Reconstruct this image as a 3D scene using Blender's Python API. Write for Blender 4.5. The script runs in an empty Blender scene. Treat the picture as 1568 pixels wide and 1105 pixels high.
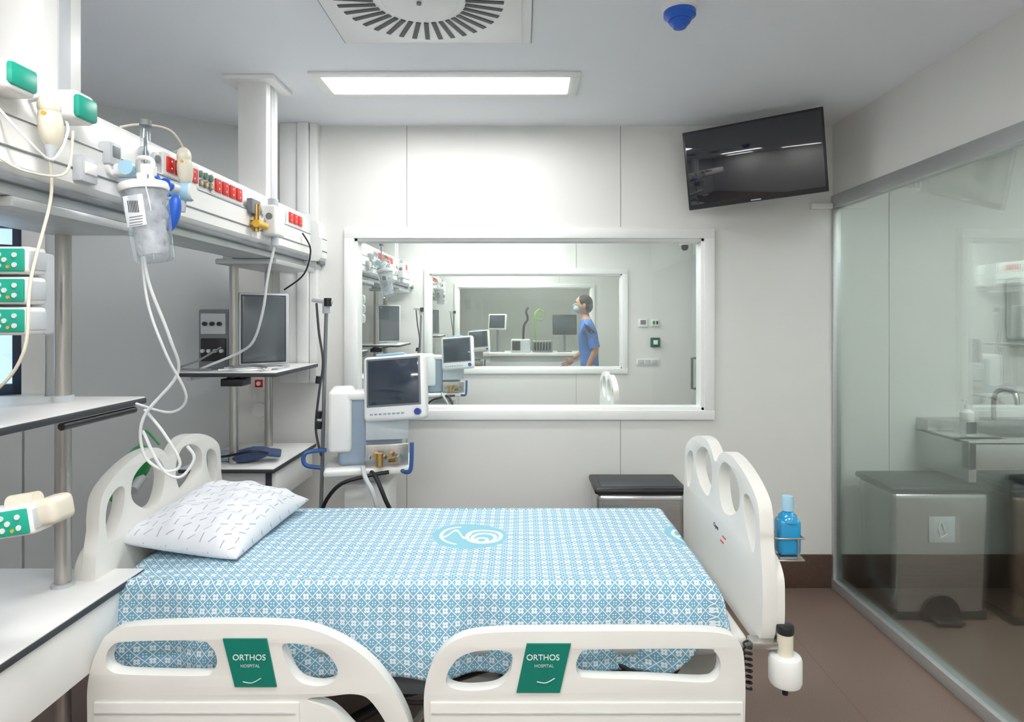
import bpy, bmesh, math, random
from mathutils import Vector, Matrix, Euler
random.seed(4)
scene = bpy.context.scene
COL = scene.collection
R = math.radians

# ------------------------------------------------------------ materials
def lin(c):
    out = []
    for v in c:
        v = v / 255.0
        out.append(v / 12.92 if v <= 0.04045 else ((v + 0.055) / 1.055) ** 2.4)
    return (*out, 1.0)

def M(name, rgb, rough=0.5, metal=0.0, var=0.04, scale=8.0, bump=0.0, stretch=None, trans=0.0, emit=0.0, coat=0.0):
    m = bpy.data.materials.new(name); m.use_nodes = True
    nt = m.node_tree; b = nt.nodes['Principled BSDF']
    b.inputs['Roughness'].default_value = rough
    b.inputs['Metallic'].default_value = metal
    b.inputs['Coat Weight'].default_value = coat
    tc = nt.nodes.new('ShaderNodeTexCoord'); mp = nt.nodes.new('ShaderNodeMapping')
    if stretch: mp.inputs['Scale'].default_value = stretch
    n = nt.nodes.new('ShaderNodeTexNoise'); n.inputs['Scale'].default_value = scale
    n.inputs['Detail'].default_value = 3
    nt.links.new(tc.outputs['Object'], mp.inputs['Vector']); nt.links.new(mp.outputs['Vector'], n.inputs['Vector'])
    cr = nt.nodes.new('ShaderNodeValToRGB')
    c = lin(rgb)
    cr.color_ramp.elements[0].position = 0.3; cr.color_ramp.elements[1].position = 0.7
    cr.color_ramp.elements[0].color = (*[max(0, x * (1 - var)) for x in c[:3]], 1)
    cr.color_ramp.elements[1].color = (*[min(1, x * (1 + var)) for x in c[:3]], 1)
    nt.links.new(n.outputs['Fac'], cr.inputs['Fac']); nt.links.new(cr.outputs['Color'], b.inputs['Base Color'])
    if bump:
        bp = nt.nodes.new('ShaderNodeBump'); bp.inputs['Strength'].default_value = bump
        bp.inputs['Distance'].default_value = 0.01
        nt.links.new(n.outputs['Fac'], bp.inputs['Height']); nt.links.new(bp.outputs['Normal'], b.inputs['Normal'])
    if trans: b.inputs['Transmission Weight'].default_value = trans
    if emit:
        b.inputs['Emission Color'].default_value = c; b.inputs['Emission Strength'].default_value = emit
    return m

def glassmat(name, tint, refl_min, refl_max):
    m = bpy.data.materials.new(name); m.use_nodes = True
    nt = m.node_tree; nt.nodes.remove(nt.nodes['Principled BSDF'])
    out = nt.nodes['Material Output']
    tr = nt.nodes.new('ShaderNodeBsdfTransparent'); tr.inputs['Color'].default_value = (*tint, 1)
    gl = nt.nodes.new('ShaderNodeBsdfGlossy'); gl.inputs['Roughness'].default_value = 0.0
    gl.inputs['Color'].default_value = (0.9, 0.95, 0.93, 1)
    lw = nt.nodes.new('ShaderNodeLayerWeight'); lw.inputs['Blend'].default_value = 0.35
    mr = nt.nodes.new('ShaderNodeMapRange'); mr.inputs['To Min'].default_value = refl_min; mr.inputs['To Max'].default_value = refl_max
    mx = nt.nodes.new('ShaderNodeMixShader')
    nt.links.new(lw.outputs['Fresnel'], mr.inputs['Value']); nt.links.new(mr.outputs['Result'], mx.inputs['Fac'])
    nt.links.new(tr.outputs[0], mx.inputs[1]); nt.links.new(gl.outputs[0], mx.inputs[2]); nt.links.new(mx.outputs[0], out.inputs['Surface'])
    return m

def filmmat(name, rgb, opac):
    m = bpy.data.materials.new(name); m.use_nodes = True
    nt = m.node_tree; b = nt.nodes['Principled BSDF']; b.inputs['Base Color'].default_value = lin(rgb); b.inputs['Roughness'].default_value = 0.12
    tc = nt.nodes.new('ShaderNodeTexCoord'); n = nt.nodes.new('ShaderNodeTexNoise'); n.inputs['Scale'].default_value = 28
    nt.links.new(tc.outputs['Object'], n.inputs['Vector'])
    bp = nt.nodes.new('ShaderNodeBump'); bp.inputs['Strength'].default_value = 0.8; bp.inputs['Distance'].default_value = 0.01
    nt.links.new(n.outputs['Fac'], bp.inputs['Height']); nt.links.new(bp.outputs['Normal'], b.inputs['Normal'])
    mr = nt.nodes.new('ShaderNodeMapRange'); mr.inputs['From Min'].default_value = 0.3; mr.inputs['From Max'].default_value = 0.7
    mr.inputs['To Min'].default_value = opac-0.2; mr.inputs['To Max'].default_value = opac+0.2
    nt.links.new(n.outputs['Fac'], mr.inputs['Value']); nt.links.new(mr.outputs['Result'], b.inputs['Alpha'])
    return m

def emis(name, rgb, s):
    m = bpy.data.materials.new(name); m.use_nodes = True
    nt = m.node_tree; nt.nodes.remove(nt.nodes['Principled BSDF'])
    e = nt.nodes.new('ShaderNodeEmission'); e.inputs['Color'].default_value = (*rgb, 1); e.inputs['Strength'].default_value = s
    nt.links.new(e.outputs[0], nt.nodes['Material Output'].inputs['Surface'])
    return m

wallm = M('wall_laminate', (228, 228, 225), 0.38, var=0.015, scale=2)
wall_left_m = M('wall_laminate_grey', (206, 211, 213), 0.35, var=0.02, scale=2)
ceilm = M('ceiling_paint', (242, 245, 250), 0.7, var=0.008, scale=3)
seam = M('panel_seam', (160, 161, 160), 0.6)
trimw = M('trim_white', (244, 245, 244), 0.35, var=0.01)
basem = M('baseboard_vinyl', (92, 72, 62), 0.4, var=0.15, scale=60)
alu = M('aluminium', (200, 203, 204), 0.38, 0.6, var=0.06, scale=20, stretch=(1, 1, 30))
steel = M('brushed_steel', (180, 177, 173), 0.3, 0.85, var=0.12, scale=25, stretch=(1, 1, 0.08))
steelb = M('bin_steel', (196, 196, 198), 0.27, 0.92, var=0.10, scale=60, stretch=(0.05, 0.05, 3))
white = M('white_plastic', (240, 240, 238), 0.35, var=0.012)
cream = M('bed_plastic', (230, 229, 224), 0.36, var=0.012)
bedgrey = M('bed_grey_plastic', (200, 201, 198), 0.4, var=0.02)
offw = M('ivory_plastic', (224, 218, 200), 0.4)
lgrey = M('light_grey_plastic', (196, 200, 204), 0.4)
bluegrey = M('bluegrey_plastic', (150, 165, 182), 0.35)
mgrey = M('mid_grey_plastic', (120, 124, 128), 0.45)
dark = M('dark_plastic', (32, 33, 36), 0.35)
darkg = M('charcoal_edge', (58, 60, 66), 0.45)
blackr = M('black_rubber', (22, 22, 24), 0.55)
screen = M('screen_glass', (30, 32, 40), 0.05, coat=1.0)
scrmon = M('monitor_screen', (52, 62, 76), 0.08, coat=0.6)
scrgrey = M('monitor_screen_grey', (92, 98, 102), 0.15, coat=0.3)
tealm = M('teal_plastic', (28, 158, 136), 0.35)
tealsign = M('teal_sign', (0, 122, 106), 0.3)
tealpump = M('teal_panel', (30, 172, 146), 0.4)
redm = M('red_outlet', (212, 36, 26), 0.35)
bluem = M('blue_plastic', (38, 98, 205), 0.35)
blueh = M('blue_handle', (52, 94, 158), 0.35)
brass = M('brass', (190, 150, 84), 0.28, 0.9)
greenm = M('green_plastic', (30, 150, 74), 0.4)
yellowm = M('yellow_plastic', (225, 180, 50), 0.4)
lightblue = M('lightblue_plastic', (165, 205, 226), 0.3)
clearp = glassmat('clear_plastic', (0.95, 0.965, 0.98), 0.05, 0.4)
bottleblue = M('blue_liquid', (30, 150, 205), 0.15, coat=0.5)
navy = M('navy_fabric', (60, 78, 115), 0.8, bump=0.3, scale=60)
winframe = M('window_frame_blue', (38, 58, 82), 0.4)
sheet = M('white_sheet', (226, 231, 235), 0.8, bump=0.2, scale=20)
skin = M('skin', (190, 142, 118), 0.55)
hair = M('hair', (36, 28, 25), 0.7, var=0.3, scale=80)
scrub = M('scrubs_blue', (66, 118, 200), 0.8, bump=0.3, scale=20)
maskm = M('face_mask', (150, 195, 220), 0.8)
glassw = glassmat('window_glass', (0.945, 0.97, 0.955), 0.02, 0.45)
glassp = glassmat('partition_glass', (0.76, 0.80, 0.785), 0.06, 0.48)
pt_main = emis('led_panel', (1.0, 0.99, 0.975), 27.0)
fill_mid = emis('led_fill_mid', (1.0, 0.99, 0.975), 34.0)  # fill emission for the added panel overhead, out of view
fill_near = emis('led_fill_near', (1.0, 0.99, 0.975), 48.0)  # fill emission for the added panels behind the camera
pt_far = emis('led_panel_ward', (1.0, 0.99, 0.975), 42.0)
fill_cor = emis('led_fill_corridor', (1.0, 0.99, 0.975), 44.0)  # fill emission for the added corridor panels
lcdm = M('pump_lcd', (190, 225, 190), 0.2)
steels = M('sink_steel', (190, 190, 190), 0.3, 0.7, var=0.06, scale=20)

# ------------------------------------------------------------ builder
def catmull(pts, n=6, closed=False):
    pts = [Vector(p) for p in pts]; N = len(pts); out = []
    rng = range(N) if closed else range(N - 1)
    for i in rng:
        if closed: p0, p1, p2, p3 = pts[(i-1) % N], pts[i], pts[(i+1) % N], pts[(i+2) % N]
        else: p0, p1, p2, p3 = pts[max(i-1, 0)], pts[i], pts[i+1], pts[min(i+2, N-1)]
        for k in range(n):
            t = k / n
            out.append(0.5 * ((2*p1) + (p2-p0)*t + (2*p0-5*p1+4*p2-p3)*t*t + (3*p1-p0-3*p2+p3)*t*t*t))
    if not closed: out.append(pts[-1])
    return out

class B:
    def __init__(s, name):
        s.name = name; s.bm = bmesh.new(); s.mats = []
    def mi(s, m):
        if m not in s.mats: s.mats.append(m)
        return s.mats.index(m)
    def merge(s, bm2, mat):
        i = s.mi(mat)
        for f in bm2.faces: f.material_index = i; f.smooth = True
        me = bpy.data.meshes.new('tmp'); bm2.to_mesh(me); bm2.free()
        s.bm.from_mesh(me); bpy.data.meshes.remove(me)
    def box(s, c, d, mat, bev=0.003, rot=None, seg=2, taper=None):
        b = bmesh.new(); bmesh.ops.create_cube(b, size=1)
        for v in b.verts:
            if taper and v.co.z < 0: v.co.x *= taper; v.co.y *= taper
            v.co = Vector((v.co.x*d[0], v.co.y*d[1], v.co.z*d[2]))
        if bev: bmesh.ops.bevel(b, geom=list(b.edges), offset=min(bev, min(d)*0.45), segments=seg, affect='EDGES', profile=0.5)
        mt = Matrix.Translation(Vector(c))
        if rot: mt = mt @ Euler([R(a) for a in rot]).to_matrix().to_4x4()
        b.transform(mt); s.merge(b, mat); return s
    def bb(s, x0, x1, y0, y1, z0, z1, mat, bev=0.003, seg=2):
        return s.box(((x0+x1)/2, (y0+y1)/2, (z0+z1)/2), (abs(x1-x0), abs(y1-y0), abs(z1-z0)), mat, bev, seg=seg)
    def cyl(s, p1, p2, r, mat, r2=None, seg=24, bev=0.0):
        p1, p2 = Vector(p1), Vector(p2); d = p2-p1
        b = bmesh.new()
        bmesh.ops.create_cone(b, cap_ends=True, segments=seg, radius1=r, radius2=r if r2 is None else r2, depth=d.length)
        if bev:
            ed = [e for e in b.edges if any(len(f.verts) > 4 for f in e.link_faces)]
            bmesh.ops.bevel(b, geom=ed, offset=bev, segments=2, affect='EDGES', profile=0.5)
        b.transform(Matrix.Translation((p1+p2)/2) @ d.to_track_quat('Z', 'Y').to_matrix().to_4x4())
        s.merge(b, mat); return s
    def sph(s, c, r, mat, rot=None, seg=24):
        if not hasattr(r, '__len__'): r = (r, r, r)
        b = bmesh.new(); bmesh.ops.create_uvsphere(b, u_segments=seg, v_segments=seg//2, radius=1)
        mt = Matrix.Translation(Vector(c))
        if rot: mt = mt @ Euler([R(a) for a in rot]).to_matrix().to_4x4()
        b.transform(mt @ Matrix.Diagonal((*r, 1))); s.merge(b, mat); return s
    def tube(s, pts, r, mat, seg=8, n=6, smooth=True, r_end=None):
        P = catmull(pts, n) if smooth else [Vector(p) for p in pts]
        b = bmesh.new(); rings = []
        T = (P[1]-P[0]).normalized(); U = T.orthogonal().normalized()
        for i, p in enumerate(P):
            T = (P[min(i+1, len(P)-1)] - P[max(i-1, 0)]).normalized()
            U = (U - T*U.dot(T))
            U = U.normalized() if U.length > 1e-6 else T.orthogonal().normalized()
            V = T.cross(U); rr = r if r_end is None else r + (r_end-r)*i/(len(P)-1)
            rings.append([b.verts.new(p + (U*math.cos(a)+V*math.sin(a))*rr) for a in [2*math.pi*k/seg for k in range(seg)]])
        for a, c in zip(rings, rings[1:]):
            for k in range(seg): b.faces.new((a[k], a[(k+1) % seg], c[(k+1) % seg], c[k]))
        b.faces.new(rings[0][::-1]); b.faces.new(rings[-1])
        s.merge(b, mat); return s
    def lathe(s, prof, c, mat, seg=28, rot=None, sc=None):
        b = bmesh.new(); rings = []
        for (r, z) in prof:
            rings.append([b.verts.new((max(r, 1e-4)*math.cos(2*math.pi*k/seg), max(r, 1e-4)*math.sin(2*math.pi*k/seg), z)) for k in range(seg)])
        for a, d in zip(rings, rings[1:]):
            for k in range(seg): b.faces.new((a[k], a[(k+1) % seg], d[(k+1) % seg], d[k]))
        b.faces.new(rings[0][::-1]); b.faces.new(rings[-1])
        bmesh.ops.recalc_face_normals(b, faces=b.faces)
        mt = Matrix.Translation(Vector(c))
        if rot: mt = mt @ Euler([R(a) for a in rot]).to_matrix().to_4x4()
        if sc: mt = mt @ Matrix.Diagonal((*sc, 1))
        b.transform(mt); s.merge(b, mat); return s
    def plate(s, outline, holes, origin, u, v, th, mat, bev=0.006, n=6, raw=False):
        cu = bpy.data.curves.new('c', 'CURVE'); cu.dimensions = '2D'; cu.fill_mode = 'BOTH'; cu.extrude = th/2
        for pl in [outline]+holes:
            pp = [Vector((p[0], p[1], 0)) for p in pl]
            if not raw: pp = catmull(pp, n, True)
            sp = cu.splines.new('POLY'); sp.points.add(len(pp)-1); sp.use_cyclic_u = True
            for k, p in enumerate(pp): sp.points[k].co = (p.x, p.y, 0, 1)
        ob = bpy.data.objects.new('c', cu); COL.objects.link(ob)
        dg = bpy.context.evaluated_depsgraph_get(); me = bpy.data.meshes.new_from_object(ob.evaluated_get(dg))
        b = bmesh.new(); b.from_mesh(me)
        bpy.data.objects.remove(ob); bpy.data.curves.remove(cu); bpy.data.meshes.remove(me)
        bmesh.ops.remove_doubles(b, verts=b.verts, dist=1e-5)
        bmesh.ops.recalc_face_normals(b, faces=b.faces)
        if bev:
            ed = [e for e in b.edges if len(e.link_faces) == 2 and e.calc_face_angle(0) > R(70)
                  and any(abs(f.normal.z) > 0.9 for f in e.link_faces)]
            try: bmesh.ops.bevel(b, geom=ed, offset=bev, segments=3, affect='EDGES', profile=0.5, clamp_overlap=True)
            except Exception as ex: print('bevel', ex)
        u, v = Vector(u).normalized(), Vector(v).normalized(); w = u.cross(v)
        mt = Matrix(((u.x, v.x, w.x, 0), (u.y, v.y, w.y, 0), (u.z, v.z, w.z, 0), (0, 0, 0, 1)))
        b.transform(Matrix.Translation(Vector(origin)) @ mt); s.merge(b, mat); return s
    def text(s, txt, size, origin, u, v, mat, ext=0.0006):
        cu = bpy.data.curves.new('t', 'FONT'); cu.body = txt; cu.size = size; cu.align_x = 'CENTER'; cu.extrude = ext
        ob = bpy.data.objects.new('t', cu); COL.objects.link(ob)
        dg = bpy.context.evaluated_depsgraph_get(); me = bpy.data.meshes.new_from_object(ob.evaluated_get(dg))
        b = bmesh.new(); b.from_mesh(me); bpy.data.objects.remove(ob); bpy.data.curves.remove(cu); bpy.data.meshes.remove(me)
        u, v = Vector(u).normalized(), Vector(v).normalized(); w = u.cross(v)
        mt = Matrix(((u.x, v.x, w.x, 0), (u.y, v.y, w.y, 0), (u.z, v.z, w.z, 0), (0, 0, 0, 1)))
        b.transform(Matrix.Translation(Vector(origin)) @ mt); s.merge(b, mat); return s
    def done(s, parent=None, name=None):
        me = bpy.data.meshes.new(s.name); s.bm.to_mesh(me); s.bm.free()
        for m in s.mats: me.materials.append(m)
        me.set_sharp_from_angle(angle=R(38))
        xs = [v.co for v in me.vertices]
        lo = Vector((min(c.x for c in xs), min(c.y for c in xs), min(c.z for c in xs)))
        hi = Vector((max(c.x for c in xs), max(c.y for c in xs), max(c.z for c in xs)))
        o = Vector(((lo.x+hi.x)/2, (lo.y+hi.y)/2, lo.z))
        me.transform(Matrix.Translation(-o))
        ob = bpy.data.objects.new(s.name, me); COL.objects.link(ob)
        if parent:
            ob.parent = parent; ob.location = o - parent.location
        else: ob.location = o
        return ob

def dup(root, dy, dx=0):
    def cp(o, par):
        n = o.copy(); COL.objects.link(n)
        if par: n.parent = par
        for ch in o.children: cp(ch, n)
        return n
    kids = cp(root, None); kids.location = root.location + Vector((dx, dy, 0)); return kids

# ------------------------------------------------------------ room shell
H = 2.6; YB = 3.46; SP = 2.82; XR = 1.752; YF = -1.3
b = B('floor')
floorm = M('floor_vinyl', (124, 104, 94), 0.4, var=0.14, scale=220)
floorj = M('floor_joint', (104, 88, 80), 0.5, var=0.1, scale=100)
b.bb(-3.5, 4.3, YF-0.1, 12.2, -0.1, 0, floorm, 0)
for x in (0.3, 1.3): b.bb(x-0.001, x+0.001, YF, YB, -0.001, 0.0004, floorj, 0)
b.done()
b = B('ceiling'); b.bb(-3.5, 4.3, YF-0.1, 12.2, H, H+0.1, ceilm, 0); b.done()

WX0, WX1, WZ0, WZ1 = -0.965, 1.05, 0.975, 1.99
def backwall(name, Y, x0, x1):
    b = B(name)
    b.bb(x0, WX0, Y, Y+0.1, 0, H, wallm, 0); b.bb(WX1, x1, Y, Y+0.1, 0, H, wallm, 0)
    b.bb(WX0, WX1, Y, Y+0.1, 0, WZ0, wallm, 0); b.bb(WX0, WX1, Y, Y+0.1, WZ1, H, wallm, 0)
    for x, zs in ((-0.648, ((0.19, 0.94), (2.03, H))), (0.556, ((0.19, 0.94), (2.03, H))), (-1.68, ((0.19, H),)), (2.07, ((0.19, H),))):
        for z0, z1 in zs:
            if x0 < x < x1: b.bb(x-0.002, x+0.002, Y-0.0015, Y+0.002, z0, z1, seam, 0)
    return b.done()
backwall('wall_back', YB, -3.4, 4.2)
backwall('wall_back_middle', YB+SP, -2.5, XR+0.1)
backwall('wall_back_far', YB+2*SP, -2.5, XR+0.1)
b = B('wall_far_end'); b.bb(-2.5, XR+0.1, 12.0, 12.1, 0, H, wallm, 0); b.done()
for i in range(3):
    Y = YB+i*SP; b = B('window_%d' % (i+1))
    for sgn, yy in ((-1, Y), (1, Y+0.1)):
        y0, y1 = (yy-0.02, yy+0.001) if sgn < 0 else (yy-0.001, yy+0.02)
        b.bb(-0.997, 1.082, y0, y1, 1.965, 2.021, trimw, 0.003); b.bb(-0.997, 1.082, y0, y1, 0.946, 1.0, trimw, 0.003)
        b.bb(-0.997, -0.94, y0, y1, 0.999, 1.966, trimw, 0.003); b.bb(1.025, 1.082, y0, y1, 0.999, 1.966, trimw, 0.003)
    b.bb(WX0, WX0+0.04, Y, Y+0.1, WZ0, WZ1, trimw, 0.002); b.bb(WX1-0.04, WX1, Y, Y+0.1, WZ0, WZ1, trimw, 0.002)
    b.bb(WX0, WX1, Y, Y+0.1, WZ0, WZ0+0.04, trimw, 0.002); b.bb(WX0, WX1, Y, Y+0.1, WZ1-0.04, WZ1, trimw, 0.002)
    b.bb(WX0+0.03, WX1-0.03, Y+0.045, Y+0.055, WZ0+0.03, WZ1-0.03, glassw, 0)
    b.done()

b = B('wall_right'); b.bb(XR, XR+0.12, YF, YB, 2.205, H, wallm, 0); b.done()
b = B('trim_partition')
b.bb(XR-0.01, XR+0.05, YF, YB, 2.135, 2.205, alu, 0.003); b.bb(XR-0.012, XR+0.05, YF, YB, 0, 0.055, alu, 0.003)
b.bb(XR-0.006, XR+0.04, YB-0.02, YB, 0.05, 2.14, alu, 0.003)
b.done()
b = B('window_4'); b.bb(XR+0.012, XR+0.024, YF, YB-0.015, 0.05, 2.14, glassp, 0); b.done()
b = B('wall_right_far'); b.bb(XR, XR+0.1, YB+0.1, 12.0, 0, H, wallm, 0); b.done()
b = B('wall_corridor'); b.bb(4.1, 4.2, YF, YB, 0, H, wallm, 0); b.done()
b = B('wall_left_far'); b.bb(-2.5, -2.4, YB+0.1, 12.0, 0, H, wallm, 0); b.done()
b = B('wall_front'); b.bb(-3.4, 4.2, YF-0.1, YF, 0, H, wallm, 0); b.done()
b = B('wall_left'); b.bb(-3.4, -3.28, YF, 2.42, 0, H, wall_left_m, 0); b.done()
A0 = Vector((-1.6, YB, 0)); AD = Vector((-0.841, -0.541, 0)); AN = Vector((0.541, -0.841, 0))
def awall(name, t0, t1, z0, z1, th=0.12, off=0.0, mat=wall_left_m, bld=None, bev=0):
    p = A0 + AD*((t0+t1)/2) - AN*(th/2-off)
    bld.box((p.x, p.y, (z0+z1)/2), (t1-t0, th, z1-z0), mat, bev, rot=(0, 0, math.degrees(math.atan2(AD.y, AD.x))))
b = B('wall_left_angled')
awall('', 0, 0.95, 0, H, bld=b); awall('', 1.75, 2.05, 0, H, bld=b); awall('', 0.94, 1.76, 0, 1.15, bld=b); awall('', 0.94, 1.76, 2.1, H, bld=b)
b.done()
b = B('window_5')
for t0, t1, z0, z1 in ((0.95, 0.99, 1.15, 2.1), (1.71, 1.75, 1.15, 2.1), (0.95, 1.75, 1.15, 1.2), (0.95, 1.75, 2.05, 2.1), (1.33, 1.36, 1.15, 2.1), (0.97, 1.73, 1.85, 1.87), (0.97, 1.73, 1.95, 1.965)):
    awall('', t0, t1, z0, z1, th=0.05, off=-0.03, mat=winframe, bld=b, bev=0.002)
awall('', 0.97, 1.73, 1.17, 2.08, th=0.008, off=-0.05, mat=glassw, bld=b)
b.done()
b = B('trim_1')
awall('', 0.86, 0.95, 1.12, 2.13, th=0.02, off=0.02, mat=trimw, bld=b, bev=0.002); awall('', 0.86, 1.84, 1.10, 1.15, th=0.06, off=0.06, mat=trimw, bld=b, bev=0.002)
b.done()
b = B('baseboard_back'); b.bb(-1.6, XR-0.01, YB-0.012, YB, 0, 0.187, basem, 0.002); b.bb(XR+0.05, 4.1, YB-0.012, YB, 0, 0.187, basem, 0.002); b.done()
b = B('baseboard_left'); awall('', 0.01, 2.0, 0, 0.187, th=0.012, off=0.012, mat=basem, bld=b); b.done()

b = B('trim_2')
b.bb(-1.342, -1.245, 3.40, YB, 1.16, H, trimw, 0.003); b.bb(-1.24, -1.18, 3.385, YB, 1.16, H, trimw, 0.003); b.bb(-1.176, -1.137, 3.40, YB, 1.16, H, trimw, 0.003)
b.done()

# ------------------------------------------------------------ ceiling fixtures
def panel(x0, x1, y0, y1, pm=pt_main):
    b = B('ceiling_light_panel')
    f = 0.045
    b.bb(x0, x1, y0, y0+f, H-0.012, H, trimw, 0.003); b.bb(x0, x1, y1-f, y1, H-0.012, H, trimw, 0.003)
    b.bb(x0, x0+f, y0+f-0.001, y1-f+0.001, H-0.012, H, trimw, 0.003); b.bb(x1-f, x1, y0+f-0.001, y1-f+0.001, H-0.012, H, trimw, 0.003)
    b.bb(x0+f-0.002, x1-f+0.002, y0+f-0.002, y1-f+0.002, H-0.006, H-0.001, pm, 0)
    return b.done()
panel(-0.94, 0.26, 2.69, 2.98)
panel(-0.94, 0.26, 0.75, 1.04, fill_mid)  # added fill panel above the view, brightens the near part of the room
panel(0.2, 1.4, -0.7, -0.4, fill_near); panel(-1.9, -0.7, -0.7, -0.4, fill_near)  # unseen panels added behind the camera as fill, stronger than the visible one
for i in (1, 2, 3):
    if i < 3:
        panel(-0.94, 0.26, 2.69+SP*i, 2.98+SP*i, pt_far)
    panel(-0.4, 0.8, 1.4+SP*i, 1.7+SP*i, pt_far)
panel(2.1, 3.3, 2.0, 2.3, fill_cor); panel(2.1, 3.3, 0.9, 1.2, fill_cor); panel(2.3, 3.5, -0.5, -0.2, fill_cor)  # out of view, added to brighten the bins and space behind the partition

b = B('ceiling_air_diffuser')
cx, cy = -0.345, 2.06
b.bb(-0.69, 0.035, 1.68, 2.405, H-0.006, H, trimw, 0.002)
b.bb(-0.655, 0.0, 1.715, 2.37, H-0.016, H-0.005, trimw, 0.003)
for q in ((-0.693, 0.038, 1.677, 1.681), (-0.693, 0.038, 2.404, 2.408), (-0.693, -0.689, 1.68, 2.405), (0.034, 0.038, 1.68, 2.405)): b.bb(*q, H-0.004, H, mgrey, 0)
for k in range(36):
    a = 2*math.pi*k/36
    p0 = Vector((cx+math.cos(a)*0.155, cy+math.sin(a)*0.155)); p1 = Vector((cx+math.cos(a+0.05)*0.285, cy+math.sin(a+0.05)*0.285))
    m_ = (p0+p1)/2; ang = math.degrees(math.atan2(p1.y-p0.y, p1.x-p0.x))
    b.box((m_.x, m_.y, H-0.0165), (0.13, 0.017, 0.004), dark, 0, rot=(0, 0, ang))
b.lathe([(0.002, -0.022), (0.12, -0.022), (0.13, -0.018), (0.13, 0)], (cx, cy, H-0.0), trimw, 40)
b.cyl((cx, cy, H-0.03), (cx, cy, H-0.02), 0.008, mgrey)
b.done()

b = B('smoke_detector')
b.lathe([(0.062, 0), (0.062, -0.014), (0.055, -0.02)], (0.548, 2.13, H), white)
b.lathe([(0.055, -0.018), (0.055, -0.035), (0.042, -0.045), (0.04, -0.05), (0.036, -0.05), (0.036, -0.058), (0.026, -0.068), (0.022, -0.075), (0.002, -0.08)], (0.548, 2.13, H), bluem)
b.done()

# TV
b = B('television')
th = R(24); u = Vector((math.cos(th), -math.sin(th), 0)); n = Vector((-math.sin(th), -math.cos(th), 0))
v = (Vector((0, 0, 1))*math.cos(R(8)) + n*math.sin(R(8))); w = u.cross(v)
rl = Matrix.Rotation(R(4.0), 3, w); u = rl @ u; v = rl @ v; w = u.cross(v)
C = Vector((1.205, 3.2, 2.335))
mt = Matrix(((u.x, v.x, w.x, C.x), (u.y, v.y, w.y, C.y), (u.z, v.z, w.z, C.z), (0, 0, 0, 1)))
def lb(c, d, mat, bev=0.004):
    q = bmesh.new(); bmesh.ops.create_cube(q, size=1)
    for vv in q.verts: vv.co = Vector((vv.co.x*d[0], vv.co.y*d[1], vv.co.z*d[2]))
    if bev: bmesh.ops.bevel(q, geom=list(q.edges), offset=bev, segments=2, affect='EDGES', profile=0.5)
    q.transform(mt @ Matrix.Translation(c)); b.merge(q, mat)
lb((0, 0, -0.0), (0.685, 0.415, 0.03), dark); lb((0, 0.007, 0.0145), (0.661, 0.378, 0.004), screen, 0.001)
lb((0, -0.02, -0.03), (0.45, 0.28, 0.04), dark, 0.01); lb((0, -0.199, 0.0155), (0.05, 0.006, 0.002), lgrey, 0)
b.tube([C - w*0.04, C - w*0.12, (1.40, 3.38, 2.34), (1.42, 3.455, 2.34)], 0.018, dark, smooth=False)
b.bb(1.32, 1.50, 3.44, YB, 2.25, 2.43, dark, 0.003)
b.bb(1.62, 1.74, 3.43, YB, 2.13, 2.16, white, 0.002)
b.done()

# ------------------------------------------------------------ medical supply unit
XF = -1.10
b = B('bedhead_service_unit')
b.plate([(-1.33, 1.84), (-1.12, 1.83), (XF, 1.85), (XF, 1.955), (XF-0.012, 1.965), (XF-0.012, 2.03), (XF-0.03, 2.055), (-1.33, 2.055)], [], (0, 1.875, 0), (1, 0, 0), (0, 0, 1), 2.65, white, 0.003, raw=True)
b.bb(-1.31, -1.13, 0.56, 3.19, 1.79, 1.84, alu, 0.004)
b.bb(-1.128, -1.108, 0.56, 3.19, 1.815, 1.832, mgrey, 0.002)
b.bb(XF-0.001, XF+0.003, 0.56, 3.19, 1.885, 1.889, mgrey, 0); b.bb(XF-0.001, XF+0.002, 0.56, 3.19, 1.953, 1.956, mgrey, 0)
b.bb(-1.335, XF, 3.19, 3.205, 1.80, 2.06, lgrey, 0.006)
for Y, w_ in ((1.54, 0.13), (2.83, 0.13)):
    b.bb(-1.28, -1.15, Y-w_/2, Y+w_/2, 2.05, H, white, 0.006)
    b.bb(-1.152, -1.146, Y-0.02, Y+0.02, 2.06, H, lgrey, 0.001)
    b.bb(-1.33, -1.10, Y-0.11, Y+0.11, H-0.02, H, trimw, 0.004)
def red(y0, y1, n, z0=1.968, z1=2.03):
    b.bb(XF-0.011, XF-0.004, y0-0.01, y1+0.01, z0-0.006, z1+0.004, white, 0.002)
    s = (y1-y0)/n
    for k in range(n):
        b.bb(XF-0.006, XF+0.003, y0+s*k+0.006, y0+s*(k+1)-0.006, z0+0.006, z1-0.008, redm, 0.003)
        b.cyl((XF+0.002, y0+s*(k+.5), (z0+z1)/2-0.012), (XF+0.004, y0+s*(k+.5), (z0+z1)/2-0.012), 0.003, white, seg=8); b.cyl((XF+0.002, y0+s*(k+.5), (z0+z1)/2+0.01), (XF+0.004, y0+s*(k+.5), (z0+z1)/2+0.01), 0.003, white, seg=8)
red(2.2, 2.42, 4); red(1.90, 2.0, 2); red(2.9, 3.08, 3); red(1.05, 1.18, 3); red(2.03, 2.09, 1); red(1.17, 1.29, 3)
for i in range(3):
    for j in range(2):
        y = 2.125 + 0.035*i - 0.01; z = 1.985+0.03*j
        b.cyl((XF-0.013, y, z), (XF-0.002, y, z), 0.012, mgrey, seg=16); b.cyl((XF-0.003, y, z), (XF-0.0005, y, z), 0.007, greenm if j else yellowm, seg=12)
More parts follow.
